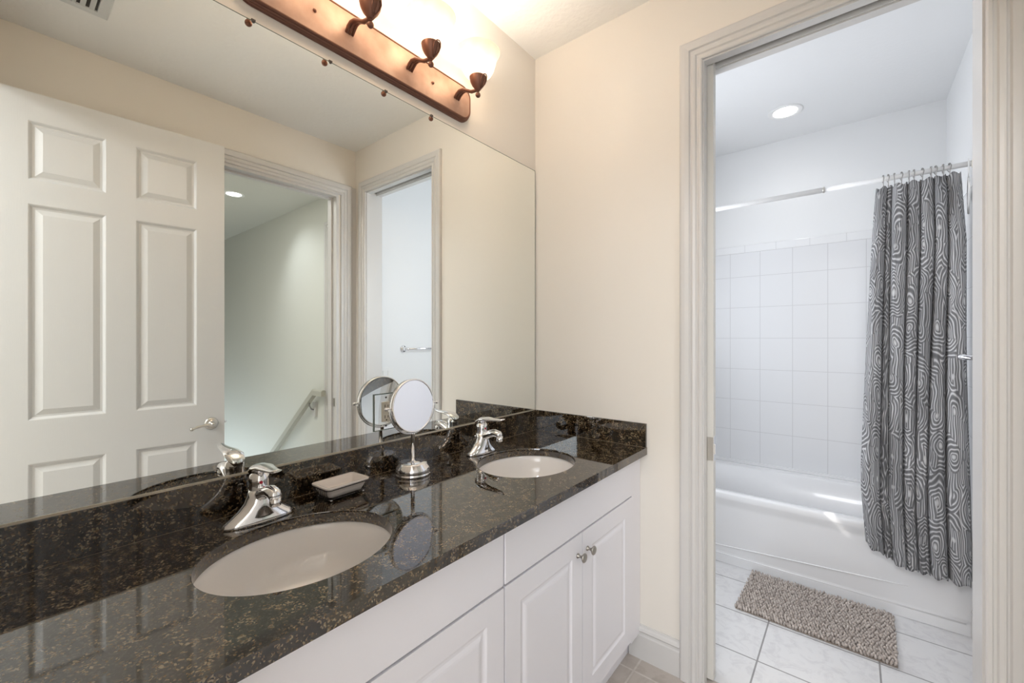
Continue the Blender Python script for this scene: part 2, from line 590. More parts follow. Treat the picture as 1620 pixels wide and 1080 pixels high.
mb = MB(); mb.box((-0.10, 0.06, -0.1), (W + 0.12, 1.91, 0)); struct('floor_tub_room', mb, M['floor_tub'])
# window of the tub room
win = empty('window_1', (-0.04, (WY0 + WY1) / 2, (WZ0 + WZ1) / 2)); tag(win, kind='structure')
mb = MB()
hw, hh = (WY1 - WY0) / 2, (WZ1 - WZ0) / 2
for a, b_ in [((-0.02, -hw, -hh), (0.02, -hw + 0.03, hh)), ((-0.02, hw - 0.03, -hh), (0.02, hw, hh)), ((-0.02, -hw, -hh), (0.02, hw, -hh + 0.03)),
              ((-0.02, -hw, hh - 0.03), (0.02, hw, hh)), ((-0.018, -hw, -0.015), (0.018, hw, 0.015))]:
    mb.box(a, b_)
mb.build('window_frame', M['trim'], win)
mb = MB(); mb.box((-0.003, -hw + 0.03, -hh + 0.03), (0.003, hw - 0.03, hh - 0.03)); mb.build('window_pane', M['glass'], win)
mb = MB()                                       # added unseen sheet, blocks the sun except for a sliver through its notch
ny, nz_ = -0.02, 0.08
ys_, zs_ = [-hw + 0.002, ny - 0.028, ny + 0.028, hw - 0.002], [-hh + 0.002, nz_ - 0.02, nz_ + 0.02, hh - 0.002]
for i in range(3):
    for j in range(3):
        if (i, j) != (1, 1):
            mb.box((0.030, ys_[i], zs_[j]), (0.031, ys_[i + 1], zs_[j + 1]))
mb.build('sun_blocker', M['liner'], win)

# tub surround tile
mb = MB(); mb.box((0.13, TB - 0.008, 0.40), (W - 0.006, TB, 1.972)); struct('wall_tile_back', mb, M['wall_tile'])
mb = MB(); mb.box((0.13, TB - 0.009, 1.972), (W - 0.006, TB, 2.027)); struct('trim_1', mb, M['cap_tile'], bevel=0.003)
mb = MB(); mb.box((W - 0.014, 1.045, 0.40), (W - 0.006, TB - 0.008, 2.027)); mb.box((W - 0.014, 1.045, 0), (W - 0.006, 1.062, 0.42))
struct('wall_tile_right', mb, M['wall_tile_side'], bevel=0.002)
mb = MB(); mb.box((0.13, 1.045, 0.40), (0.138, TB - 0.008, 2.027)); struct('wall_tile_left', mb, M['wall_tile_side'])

# stair hall
mb = MB(); mb.box((W + 0.12, 0.35, -2.4), (6.6, 0.47, HC))
struct('wall_stair', mb, M['wall_hall'])
mb = MB(); mb.box((W + 0.12, -1.85, 0), (6.6, -1.73, HC)); struct('wall_hall_near', mb, M['wall_hall'])
mb = MB(); mb.box((6.5, -1.85, -2.4), (6.62, 0.47, HC)); struct('wall_hall_far', mb, M['wall_hall'])
mb = MB(); mb.box((W + 0.06, -1.85, HC), (6.62, 0.47, HC + 0.1)); struct('ceiling_hall', mb, M['wall_hall'])
mb = MB(); mb.box((W + 0.12, -1.85, -0.1), (2.93, 0.35, 0)); mb.box((2.93, -1.85, -0.1), (6.5, -0.62, 0)); struct('floor_hall', mb, M['carpet'])
mb = MB()
for i in range(10):
    mb.box((2.93 + 0.255 * i, -0.62, -2.4), (2.93 + 0.255 * (i + 1), 0.35, -0.195 * (i + 1)))
struct('floor_stairs', mb, M['carpet'], bevel=0.01)

# bedroom behind the camera
BY = -4.4
mb = MB(); mb.box((-1.3, BY, -0.1), (3.3, YN - 0.06, 0)); struct('floor_bedroom', mb, M['carpet'])
mb = MB(); mb.box((-1.3, BY, HC), (3.3, YN - 0.12, HC + 0.1)); struct('ceiling_bedroom', mb, M['ceiling'])
mb = MB(); mb.box((-1.4, BY, 0), (-1.3, YN - 0.12, HC)); struct('wall_bedroom_left', mb, M['wall'])
mb = MB(); mb.box((3.3, BY, 0), (3.4, YN - 0.12, HC)); struct('wall_bedroom_right', mb, M['wall'])
mb = MB(); mb.box((-1.3, YN - 0.12, 0), (-0.10, YN - 0.02, HC)); mb.box((W + 0.12, -1.97, 0), (3.3, -1.85, HC)); struct('wall_bedroom_front', mb, M['wall'])
mb = MB()
mb.box((-1.4, BY - 0.1, 0), (1.25, BY, HC)); mb.box((3.15, BY - 0.1, 0), (3.4, BY, HC))
mb.box((1.25, BY - 0.1, 0), (3.15, BY, 0.7)); mb.box((1.25, BY - 0.1, 2.4), (3.15, BY, HC)); struct('wall_bedroom_back', mb, M['wall'])

# casings
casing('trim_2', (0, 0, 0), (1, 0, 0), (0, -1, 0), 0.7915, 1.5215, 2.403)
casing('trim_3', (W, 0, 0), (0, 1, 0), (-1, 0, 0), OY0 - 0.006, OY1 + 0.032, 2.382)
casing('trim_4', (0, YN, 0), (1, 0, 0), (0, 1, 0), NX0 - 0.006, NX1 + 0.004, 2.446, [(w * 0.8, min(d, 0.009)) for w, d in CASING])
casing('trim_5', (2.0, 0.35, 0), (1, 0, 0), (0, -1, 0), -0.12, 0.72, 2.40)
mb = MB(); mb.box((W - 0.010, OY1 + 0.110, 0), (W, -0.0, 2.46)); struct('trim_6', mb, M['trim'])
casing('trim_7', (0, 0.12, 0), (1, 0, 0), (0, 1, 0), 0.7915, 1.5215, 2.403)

# hall doorway jamb with stop and strike plate
mb = MB()
mb.box((W - 0.002, OY1, 0), (W + 0.122, OY1 + 0.018, 2.365)); mb.box((W - 0.002, OY0 - 0.018, 0), (W + 0.122, OY0, 2.365))
mb.box((W - 0.002, OY0 - 0.018, 2.365), (W + 0.122, OY1 + 0.018, 2.383))
mb.box((W + 0.05, OY1 - 0.012, 0), (W + 0.085, OY1, 2.353)); mb.box((W + 0.05, OY0, 0), (W + 0.085, OY0 + 0.012, 2.353)); mb.box((W + 0.05, OY0, 2.353), (W + 0.085, OY1, 2.365))
jm = struct('trim_8', mb, M['trim'])
mb = MB(); mb.box((W + 0.018, OY1 - 0.0015, 0.85), (W + 0.046, OY1 + 0.001, 0.91)); mb.build('strike_plate', M['nickel'], jm)
# pocket doorway jambs
mb = MB()
mb.box((XL - 0.006, -0.001, 0), (XL, 0.036, HD)); mb.box((XL - 0.006, 0.084, 0), (XL, 0.121, HD))
mb.box((XR, -0.001, 0), (XR + 0.006, 0.121, HD))
mb.box((XL - 0.006, -0.001, HD), (XR + 0.006, 0.036, HD + 0.006)); mb.box((XL - 0.006, 0.084, HD), (XR + 0.006, 0.121, HD + 0.006))
struct('trim_9', mb, M['trim'])
mb = MB(); mb.box((XL, 0.048, HD + 0.02), (XR, 0.072, HD + 0.06)); struct('trim_10', mb, mat('track_metal', (0.30, 0.28, 0.26), 0.5, 0.3))
# near doorway jamb
mb = MB()
mb.box((NX0, YN - 0.121, 0), (NX0 + 0.004, YN + 0.001, 2.44)); mb.box((NX1 - 0.004, YN - 0.121, 0), (NX1, YN + 0.001, 2.44))
struct('trim_11', mb, M['trim'])

# baseboards
baseboard('baseboard_end', (0.50, 0, 0), (0.7085, 0, 0), (0, -1, 0))
baseboard('baseboard_tub_room_right', (W - 0.006, 0.12, 0), (W - 0.006, 1.045, 0), (-1, 0, 0))
baseboard('baseboard_right', (W, -1.60, 0), (W, OY0 - 0.09, 0), (-1, 0, 0))
baseboard('baseboard_hall', (2.82, 0.35, 0), (2.93, 0.35, 0), (0, -1, 0))

PANELS = [(0.110, 0.250, 0.345, 0.770), (0.475, 0.250, 0.700, 0.770), (0.110, 0.960, 0.345, 1.905), (0.475, 0.960, 0.700, 1.905),
          (0.110, 2.012, 0.345, 2.268), (0.475, 2.012, 0.700, 2.268)]
DPROF = [(0.004, 0.002), (0.012, 0.011), (0.020, 0.012), (0.040, 0.004), (0.044, 0.0025)]

# open six-panel door folded back along the right wall (seen in the mirror)
fe = Vector((1.503, -0.896, 0))
du = Vector((0.058, -0.797, 0)).normalized()
dn = Vector((-du.y * -1, -du.x * 1, 0))
dn = Vector((du.y, -du.x, 0))
if dn.x > 0:
    dn = -dn
DW = 0.812
d1 = empty('door_1', fe + du * DW); tag(d1, 'open white six-panel door folded back against the right wall', kind='structure')
inv = Matrix.Translation(-(fe + du * DW))
mb = MB()
PF = [(s0 + 0.019, z0 - 0.0, s1 + 0.019, z1) for s0, z0, s1, z1 in PANELS]
loc = fe - (fe + du * DW)
# panel s positions measured from the free edge: 0.129-0.378 and 0.479-0.726
PD = [(0.125, 0.25, 0.370, 0.778), (0.477, 0.25, 0.722, 0.778), (0.125, 0.968, 0.370, 1.912), (0.477, 0.968, 0.722, 1.912), (0.125, 2.017, 0.370, 2.275), (0.477, 2.017, 0.722, 2.275)]
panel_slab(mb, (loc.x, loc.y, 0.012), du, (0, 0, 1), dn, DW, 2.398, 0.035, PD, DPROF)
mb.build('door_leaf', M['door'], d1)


def lever(parent, c, along, nrm, material, length=0.10):
    c, along, nrm = Vector(c), Vector(along).normalized(), Vector(nrm).normalized()
    Z = Vector((0, 0, 1))
    mb = MB()
    rs = []
    for r, h in [(0.033, 0.0), (0.033, 0.004), (0.029, 0.009), (0.022, 0.012), (0.014, 0.014), (0.011, 0.020), (0.011, 0.045), (0.013, 0.050), (0.012, 0.058), (0.004, 0.061)]:
        rs.append([tuple(c + nrm * h + along * (r * math.cos(a)) + Z * (r * math.sin(a))) for a in [2 * PI * k / 28 for k in range(28)]])
    mb.rings(rs)
    rose = mb.build('lever_handle', material, parent)
    mb = MB()
    pts, rr = [], []
    for i in range(15):
        s = i / 14
        pts.append(c + nrm * (0.052 - 0.006 * math.sin(s * PI)) + along * (s * length) + Z * (0.004 * math.sin(s * PI * 1.2) - 0.012 * s))
        rr.append(0.0085 - 0.003 * s + 0.0012 * math.sin(s * PI * 7) + (0.003 if i >= 13 else 0))
    mb.tube(pts, rr, 12)
    mb.build('lever', material, rose)
    return rose


B1 = Vector((fe + du * DW))
lever(d1, (fe + du * 0.062 + Vector((0, 0, 0.874))) - B1, du, dn, M['nickel'])
mb = MB()
pl = fe + Vector((0, 0, 0.874)) - B1 - dn * 0.0175
mb.tube([pl + du * 0.004, pl - du * 0.012], [0.009, 0.006], 10)
mb.build('latch', M['chrome'], d1)
for zz in (0.25, 1.2, 2.15):
    mb = MB()
    hp = du * 0.004 * 1.0 + Vector((0, 0, zz)) - dn * 0.010
    mb.tube([hp, hp + Vector((0, 0, 0.09))], 0.006, 8)
    mb.build('hinge', M['nickel'], d1)

# pocket door standing in its pocket
d2 = empty('door_2', (XL, 0.06, 0)); tag(d2, 'white pocket door pushed into the wall of the tub room doorway', kind='structure')
mb = MB(); mb.box((-0.735, -0.0175, 0.01), (0.022, 0.0175, HD + 0.018)); mb.build('door_leaf', M['pocket'], d2, bevel=0.0015)
mb = MB(); mb.box((0.0215, -0.0165, 0.86), (0.0235, 0.013, 0.955)); lp = mb.build('latch_plate', M['chrome'], d2, bevel=0.0015)
mb = MB(); mb.box((-0.028, -0.0185, 0.862), (0.0215, -0.0172, 0.953)); mb.build('pull_plate', M['nickel'], d2)
mb = MB(); mb.box((0.0233, -0.006, 0.885), (0.0262, 0.014, 0.925)); mb.build('latch_bolt', M['chrome'], lp, bevel=0.001)
mb = MB(); mb.lathe([(0.003, 0), (0.003, 0.0026)], (0.0233, 0.0, 0.912), 'X', 10); mb.build('screw', M['dark'], lp)

# closed hall door seen past the hall doorway
d3 = empty('door_3', (1.88, 0.345, 0)); tag(d3, 'closed door beside the stair handrail, seen in the mirror', kind='structure')
mb = MB(); panel_slab(mb, (0.0, 0.0, 0.01), (1, 0, 0), (0, 0, 1), (0, -1, 0), 0.84, 2.385, 0.004, PANELS, [(0.01, 0.003), (0.03, 0.001)])
mb.build('door_leaf', M['pocket'], d3)

# ================================================================ VANITY
CT = 0.884
SINKS = [-1.2885, -0.476]
SA, SB = 0.168, 0.196
SX = 0.3065
ctop = empty('vanity_countertop', (0, -0.864, CT - 0.03))
tag(ctop, 'long polished dark brown granite countertop with two oval sink cut-outs', 'countertop')
mb = MB()
bm = mb.bm
ox, oy, oz = 0, 0.864, -(CT - 0.03)


def ring_cell(x0, x1, y0, y1, cy, z, inner_z=None):
    angs = set([2 * PI * i / 96 for i in range(96)])
    for X_, Y_ in [(x0, y0), (x1, y0), (x1, y1), (x0, y1)]:
        angs.add(math.atan2(Y_ - cy, X_ - SX) % (2 * PI))
    angs = sorted(angs)
    inn, out = [], []
    for a in angs:
        c, s = math.cos(a), math.sin(a)
        k = 1 / math.sqrt((c / SA) ** 2 + (s / SB) ** 2)
        inn.append((SX + c * k, cy + s * k, z))
        ks = []
        if c > 1e-9: ks.append((x1 - SX) / c)
        if c < -1e-9: ks.append((x0 - SX) / c)
        if s > 1e-9: ks.append((y1 - cy) / s)
        if s < -1e-9: ks.append((y0 - cy) / s)
        k = min(ks)
        out.append((SX + c * k, cy + s * k, z))
    return inn, out


for cy, (y0, y1) in zip(SINKS, [(YN + 0.002, -0.882), (-0.882, -0.001)]):
    for z, flip in ((CT, False), (CT - 0.03, True)):
        inn, out = ring_cell(0.002, 0.574, y0, y1, cy, z)
        n = len(inn)
        vi = [bm.verts.new((p[0] + ox, p[1] + oy, p[2] + oz)) for p in inn]
        vo_ = [bm.verts.new((p[0] + ox, p[1] + oy, p[2] + oz)) for p in out]
        for i in range(n):
            j = (i + 1) % n
            bm.faces.new([vi[i], vo_[i], vo_[j], vi[j]] if not flip else [vi[j], vo_[j], vo_[i], vi[i]])
        if z == CT:
            top_i = vi
        else:
            for i in range(n):
                j = (i + 1) % n
                f = bm.faces.new([top_i[i], top_i[j], vi[j], vi[i]])
                f.smooth = True
X0, X1, Y0, Y1 = 0.002, 0.574, YN + 0.002 + oy, -0.001 + oy
ym = -0.882 + oy
for a, b_ in [((X0, Y0), (X1, Y0)), ((X1, Y0), (X1, ym)), ((X1, ym), (X1, Y1)), ((X1, Y1), (X0, Y1)), ((X0, Y1), (X0, ym)), ((X0, ym), (X0, Y0))]:
    mb.quad([(*a, 0), (*b_, 0), (*b_, 0.03), (*a, 0.03)])
o = mb.build('slab', M['granite'], ctop, bevel=0.0012, bseg=2, angle=60)
mb = MB(); mb.box((0.002, Y0, 0.0302), (0.011, Y1, 0.1275)); mb.build('backsplash', M['granite'], ctop, bevel=0.001)
mb = MB(); mb.box((0.0110, Y0, 0.0300), (0.0118, Y1 - 0.0118, 0.0308)); mb.box((0.0118, Y1 - 0.0118, 0.0300), (0.5727, Y1 - 0.0110, 0.0308)); mb.build('caulk_seam', mat('caulk', (0.20, 0.16, 0.11), 0.6), ctop)
mb = MB(); mb.box((0.0114, Y1 - 0.011, 0.0302), (0.5727, Y1, 0.1290)); mb.build('side_splash', M['granite'], ctop, bevel=0.001)


def sink(cy, label):
    s = empty('sink', (SX, cy, CT - 0.18))
    tag(s, label, 'sink', 'oval undermount sinks')
    mb = MB()
    prof = [(1.09, 0.149), (1.035, 0.149), (1.02, 0.146), (1.005, 0.135), (0.985, 0.115), (0.95, 0.085), (0.88, 0.055), (0.76, 0.033), (0.55, 0.018), (0.3, 0.010), (0.13, 0.008)]
    outer = [(0.13, -0.002), (0.35, 0.0), (0.65, 0.010), (0.85, 0.030), (0.97, 0.065), (1.02, 0.11), (1.09, 0.140), (1.09, 0.149)]
    mb.lathe([(r, h) for r, h in prof + outer], (0, 0, 0), 'Z', 72, cap=False, sx=SA, sy=SB)
    mb.build('basin', M['porcelain'], s)
    mb = MB()
    mb.lathe([(0.001, 0.0095), (0.017, 0.0095), (0.022, 0.011), (0.024, 0.009), (0.024, -0.01), (0.001, -0.01)], (0, 0, 0), 'Z', 28, cap=False)
    mb.build('drain', M['chrome'], s)
    return s


sink(SINKS[0], 'white oval undermount sink nearest the camera in the dark granite countertop')
sink(SINKS[1], 'white oval undermount sink at the far end near the tub room doorway')


def faucet(cy, label):
    f = empty('faucet', (0.088, cy, CT))
    tag(f, label, 'faucet', 'single-lever chrome faucets')
    # sweeping base with two pointed wings along the wall
    mb = MB()
    rs = []
    for (a, bb, h, dx) in [(0.030, 0.080, 0.0, 0.006), (0.031, 0.082, 0.004, 0.006), (0.029, 0.078, 0.010, 0.006), (0.028, 0.066, 0.018, 0.006), (0.027, 0.048, 0.032, 0.006), (0.0255, 0.034, 0.048, 0.006), (0.0240, 0.027, 0.064, 0.005), (0.0225, 0.0235, 0.078, 0.003)]:
        ring = []
        for i in range(40):
            an = 2 * PI * i / 40
            c, s_ = math.cos(an), math.sin(an)
            ring.append((dx + a * (abs(c) ** 0.9) * (1 if c > 0 else -1), bb * (abs(s_) ** 1.0) * (1 if s_ > 0 else -1), h))
        rs.append(ring)
    mb.rings(rs)
    mb.build('body', M['chrome'], f)
    # spout
    mb = MB()
    pts = [(0.005, 0, 0.060), (0.028, 0, 0.072), (0.052, 0, 0.081), (0.074, 0, 0.086), (0.092, 0, 0.083), (0.100, 0, 0.074)]
    mb.tube(pts, [0.019, 0.0185, 0.0175, 0.0165, 0.0155, 0.013], 18, flat=0.85)
    sp = mb.build('spout', M['chrome'], f)
    mb = MB()
    mb.lathe([(0.0001, -0.012), (0.011, -0.012), (0.0125, -0.010), (0.0125, 0.008), (0.0001, 0.008)], (0.096, 0, 0.069), 'Z', 20, cap=False)
    mb.build('aerator', M['chrome'], sp)
    # turning cap and lever
    mb = MB()
    mb.lathe([(0.0235, 0.073), (0.0235, 0.076), (0.0225, 0.080), (0.0225, 0.096), (0.023, 0.104), (0.021, 0.113), (0.015, 0.120), (0.006, 0.124), (0.0001, 0.125)], (0.003, 0, 0), 'Z', 28, cap=True)
    cap = mb.build('cap', M['chrome'], f)
    mb = MB()
    pts = [(-0.024, 0, 0.106), (-0.016, 0, 0.120), (0.004, 0, 0.131), (0.034, 0, 0.136), (0.066, 0, 0.136), (0.098, 0, 0.138), (0.118, 0, 0.144)]
    mb.tube(pts, [0.010, 0.020, 0.0235, 0.021, 0.016, 0.012, 0.006], 18, flat=0.38)
    mb.build('lever', M['chrome'], cap)
    mb = MB(); mb.lathe([(0.0001, 0.0), (0.0038, 0.0), (0.0038, 0.0016), (0.0001, 0.0016)], (0.0253, -0.004, 0.098), 'X', 14, cap=False)
    mb.build('hot_mark', M['red'], cap)
    mb = MB()
    mb.tube([(-0.032, 0.0, 0.004), (-0.032, 0.0, 0.055)], 0.0025, 8)
    mb.lathe([(0.002, 0.054), (0.006, 0.057), (0.007, 0.061), (0.0001, 0.063)], (-0.032, 0, 0), 'Z', 14)
    mb.build('lift_rod', M['chrome'], f)
    return f


faucet(-1.297, 'chrome single-lever faucet with red dot behind the sink nearest the camera')
faucet(-0.488, 'chrome single-lever faucet behind the far sink, beyond the standing mirror')

# cabinets: two 32-inch units with fillers
XF = 0.546
for i, (y0, y1, lab) in enumerate([(-0.8885, -0.0915, 'white two-door sink cabinet at the end wall, both round knobs in view'), (-1.6885, -0.8915, 'white two-door sink cabinet nearest the camera, cut off by the frame')]):
    cab = empty('vanity_cabinet', (0.26, (y0 + y1) / 2, 0)); tag(cab, lab, 'cabinet', 'white vanity cabinets')
    yc = (y0 + y1) / 2
    e0 = (-0.001 if i == 0 else y1 + 0.0015) - yc
    e1 = (y0 if i == 0 else YN + 0.002) - yc
    lo, hi = min(e0, e1), max(e0, e1)
    if i == 1:
        hi = y1 - yc + 0.001
    mb = MB()
    X_ = XF - 0.020 - 0.26
    mb.box((0.004 - 0.26, lo, 0.105), (0.012 - 0.26, hi, CT - 0.031))         # back
    mb.box((0.012 - 0.26, lo, 0.105), (X_, lo + 0.016, CT - 0.031))
    mb.box((0.012 - 0.26, hi - 0.016, 0.105), (X_, hi, CT - 0.031))
    mb.box((0.012 - 0.26, lo, 0.105), (X_, hi, 0.121))
    mb.box((X_, lo, 0.105), (X_ + 0.001, hi, CT - 0.031))                      # dark-line backing of face
    if i == 0:
        mb.box((X_, y1 - yc + 0.0015, 0.105), (XF - 0.26 - 0.002, hi, CT - 0.031))   # filler strip at the wall
    else:
        mb.box((X_, lo, 0.105), (XF - 0.26 - 0.002, y0 - yc - 0.0015, CT - 0.031))
    mb.build('carcass', M['cabinet'], cab)
    mb = MB(); mb.box((0.478 - 0.26, lo, 0.0), (0.494 - 0.26, hi, 0.105)); mb.build('toe_kick', M['cabinet'], cab)
    wY = y1 - y0
    mb = MB(); mb.box((X_ + 0.001, y0 - yc + 0.001, 0.7015), (XF - 0.26, y1 - yc - 0.001, CT - 0.034)); mb.build('false_drawer_front', M['cabinet'], cab, bevel=0.003, bseg=3)
    for k in (0, 1):
        a = y0 - yc + 0.001 + k * (wY / 2 + 0.0005)
        dw = wY / 2 - 0.0025
        mb = MB()
        panel_slab(mb, (XF - 0.26, a, 0.118), (0, 1, 0), (0, 0, 1), (1, 0, 0), dw, 0.5785, 0.018,
                   [(0.064, 0.064, dw - 0.064, 0.5785 - 0.064)], [(0.005, 0.003), (0.009, 0.0045), (0.015, 0.0045), (0.024, 0.001), (0.030, 0.0)])
        dr = mb.build('cabinet_door', M['cabinet'], cab, bevel=0.0022, bseg=2, angle=60)
        ky = (a + dw - 0.030) if k == 0 else (a + 0.030)
        mb = MB()
        mb.lathe([(0.008, 0.0), (0.008, 0.003), (0.0045, 0.005), (0.004, 0.012), (0.007, 0.017), (0.0135, 0.022), (0.015, 0.025), (0.013, 0.028), (0.007, 0.0295), (0.0001, 0.030)], (XF - 0.26, ky, 0.632), 'X', 24)
        mb.build('knob', M['knobmetal'], dr)

# ================================================================ WALL MIRROR
ZM0, ZM1 = 0.9840, 2.1745
wm = empty('wall_mirror', (0.003, -0.87, ZM0)); tag(wm, 'large frameless wall mirror above the dark granite backsplash', 'mirror')
y0, y1 = YN + 0.003 + 0.87, -0.008 + 0.87
mb = MB(); mb.box((-0.0025, y0, 0), (0.0025, y1, ZM1 - ZM0)); mb.build('glass_edge', M['mirror_edge'], wm)
mb = MB(); mb.box((0.0026, y0 + 0.001, 0.0015), (0.003, y1 - 0.0025, ZM1 - ZM0 - 0.003)); mb.build('mirror_glass', M['mirror'], wm)
mb = MB(); mb.box((-0.0025, y0, -0.0025), (0.007, y1, -0.0002)); mb.box((0.0032, y0, -0.0025), (0.005, y1, 0.002)); mb.build('bottom_channel', mat('channel_metal', (0.55, 0.50, 0.42), 0.35, 0.7), wm)
for yy in (-1.280, -1.068, -0.872, -0.672):
    mb = MB()
    mb.lathe([(0.0044, 0.0), (0.0044, 0.0025), (0.003, 0.0045), (0.0001, 0.0055)], (0.0032, yy + 0.87, ZM1 - ZM0 - 0.001), 'X', 16)
    mb.box((-0.002, yy + 0.87 - 0.005, ZM1 - ZM0), (0.0045, yy + 0.87 + 0.005, ZM1 - ZM0 + 0.004))
    mb.build('clip', M['clip'], wm)

# outlet with a mirrored cover plate, set through the wall mirror
ou = empty('power_outlet', (0.0062, -0.876, 1.088)); tag(ou, 'cream duplex outlet in a mirrored cover plate behind the standing mirror', 'outlet')
mb = MB(); mb.box((0.0003, -0.046, -0.062), (0.0028, 0.046, 0.062)); mb.build('plate_edge', M['mirror_edge'], ou)
mb = MB(); mb.box((0.0028, -0.043, -0.059), (0.0042, 0.043, 0.059)); mb.build('cover_plate', M['mirror'], ou, bevel=0.001)
mb = MB(); mb.box((0.0042, -0.0165, -0.0335), (0.0075, 0.0165, 0.0335)); rc = mb.build('receptacle', M['plastic'], ou, bevel=0.0015)
for zz in (0.0165, -0.0195):
    for yy, w_ in ((-0.006, 0.0050), (0.006, 0.0040)):
        mb = MB(); mb.box((0.0074, yy - 0.0012, zz + 0.003 - w_), (0.0078, yy + 0.0012, zz + 0.003 + w_)); mb.build('slot', M['dark'], rc)
    mb = MB(); mb.lathe([(0.0001, 0.0074), (0.0028, 0.0074), (0.0028, 0.0078), (0.0001, 0.0078)], (0, 0, zz - 0.008), 'X', 10, cap=False); mb.build('ground_hole', M['dark'], rc)
for zz in (0.048, -0.048):
    mb = MB()
    mb.lathe([(0.003, 0.0042), (0.003, 0.0052), (0.0001, 0.0056)], (0, 0, zz), 'X', 12)
    mb.build('screw', M['dark'], ou)

# ================================================================ VANITY LIGHT
VL = empty('vanity_light', (0, -0.905, 2.284)); tag(VL, 'copper-bronze bar light with four glowing glass shades above the mirror', 'wall lamp')


def rrect(hy, hz, r, n=8):
    pts = []
    for (sy, sz, a0) in [(1, 1, 0), (-1, 1, 90), (-1, -1, 180), (1, -1, 270)]:
        for k in range(n + 1):
            a = math.radians(a0 + 90 * k / n)
            pts.append((sy * (hy - r) + r * math.cos(a), sz * (hz - r) + r * math.sin(a)))
    return pts


def rr_ring(hy, hz, r, x):
    return [(x, p[0], p[1]) for p in rrect(hy, hz, r)]


mb = MB()
mb.rings([rr_ring(0.427, 0.072, 0.048, 0.001), rr_ring(0.427, 0.072, 0.048, 0.010), rr_ring(0.4245, 0.0695, 0.046, 0.0125), rr_ring(0.4245, 0.0695, 0.046, 0.0165),
          rr_ring(0.421, 0.066, 0.043, 0.019), rr_ring(0.421, 0.066, 0.043, 0.024), rr_ring(0.418, 0.063, 0.041, 0.027), rr_ring(0.415, 0.060, 0.039, 0.027), rr_ring(0.413, 0.058, 0.037, 0.024)], True, False, False)
mb.build('moulding', M['dark_moulding'], VL)
mb = MB()
mb.rings([rr_ring(0.414, 0.059, 0.038, 0.020), rr_ring(0.414, 0.059, 0.038, 0.0250), rr_ring(0.380, 0.035, 0.02, 0.0256)], True, True, False)
mb.build('back_plate', M['copper'], VL)
for yy in (-0.222, 0.220):
    mb = MB(); mb.lathe([(0.005, 0.025), (0.0055, 0.028), (0.003, 0.032), (0.0001, 0.033)], (0, yy, 0), 'X', 14); mb.build('cap_nut', M['arm_metal'], VL)
for k in range(4):
    yy = 0.905 - 0.563 - 0.2275 * k
    mb = MB()
    for dy in (-0.008, 0.0, 0.008):
        pts = [(0.024, yy + dy * 1.3, -0.006), (0.036, yy + dy * 1.3, 0.007), (0.050, yy + dy * 1.15, 0.015), (0.068, yy + dy * 0.9, 0.014), (0.088, yy + dy * 0.45, 0.004), (0.106, yy + dy * 0.2, -0.006), (0.124, yy, -0.009), (0.140, yy, -0.010)]
        mb.tube(pts, [0.0040, 0.0050, 0.0054, 0.0054, 0.0056, 0.006, 0.0065, 0.006], 10)
    arm = mb.build('arm', M['arm_metal'], VL)
    mb = MB()
    mb.lathe([(0.006, -0.016), (0.010, -0.012), (0.014, -0.006), (0.022, 0.004), (0.029, 0.018), (0.0325, 0.032), (0.0335, 0.036), (0.031, 0.036), (0.020, 0.010), (0.006, 0.002)], (0.141, yy, 0), 'Z', 32)
    cup = mb.build('socket_cup', M['arm_metal'], arm)
    mb = MB()
    lp_pts = []
    for az, r, h in [(0, 0.0125, -0.010), (22, 0.0185, -0.002), (30, 0.0262, 0.010), (28, 0.0325, 0.024), (14, 0.0355, 0.033), (0, 0.0362, 0.036),
                     (-14, 0.0355, 0.033), (-28, 0.0325, 0.024), (-30, 0.0262, 0.010), (-22, 0.0185, -0.002), (0, 0.0125, -0.010)]:
        a = math.radians(az + 8)
        lp_pts.append((0.141 + r * math.cos(a), yy + r * math.sin(a), h))
    mb.tube(lp_pts, 0.0021, 8)
    mb.tube([lp_pts[0], (0.141 + 0.0265, yy + 0.003, 0.010), (0.141 + 0.033, yy + 0.004, 0.028)], 0.0012, 6)
    mb.build('leaf', M['arm_metal'], cup)
    mb = MB(); mb.ball((0.141, yy, -0.0315), 0.0098); mb.tube([(0.141, yy, -0.020), (0.141, yy, -0.012)], 0.005, 10); mb.build('finial', M['arm_metal'], arm)
    mb = MB()
    prof = [(0.028, 0.0), (0.040, 0.008), (0.052, 0.020), (0.0605, 0.036), (0.066, 0.054), (0.070, 0.070), (0.076, 0.086), (0.0835, 0.098),
            (0.0815, 0.0985), (0.0735, 0.086), (0.067, 0.070), (0.063, 0.054), (0.0575, 0.037), (0.049, 0.022), (0.037, 0.011), (0.020, 0.004)]
    mb.lathe([(r, h) for r, h in prof], (0, 0, 0), 'Z', 48, cap=False)
    sh = mb.build('glass_shade', M['shade'], arm)
    sh.location = (0.141, yy, 0.030)
    l = bpy.data.lights.new('vanity_bulb', 'POINT'); l.energy = 4.4; l.color = (1.0, 0.90, 0.79); l.shadow_soft_size = 0.03
    lo_ = bpy.data.objects.new('vanity_bulb', l); scene.collection.objects.link(lo_); lo_.parent = VL; lo_.location = (0.141, yy, 0.078)

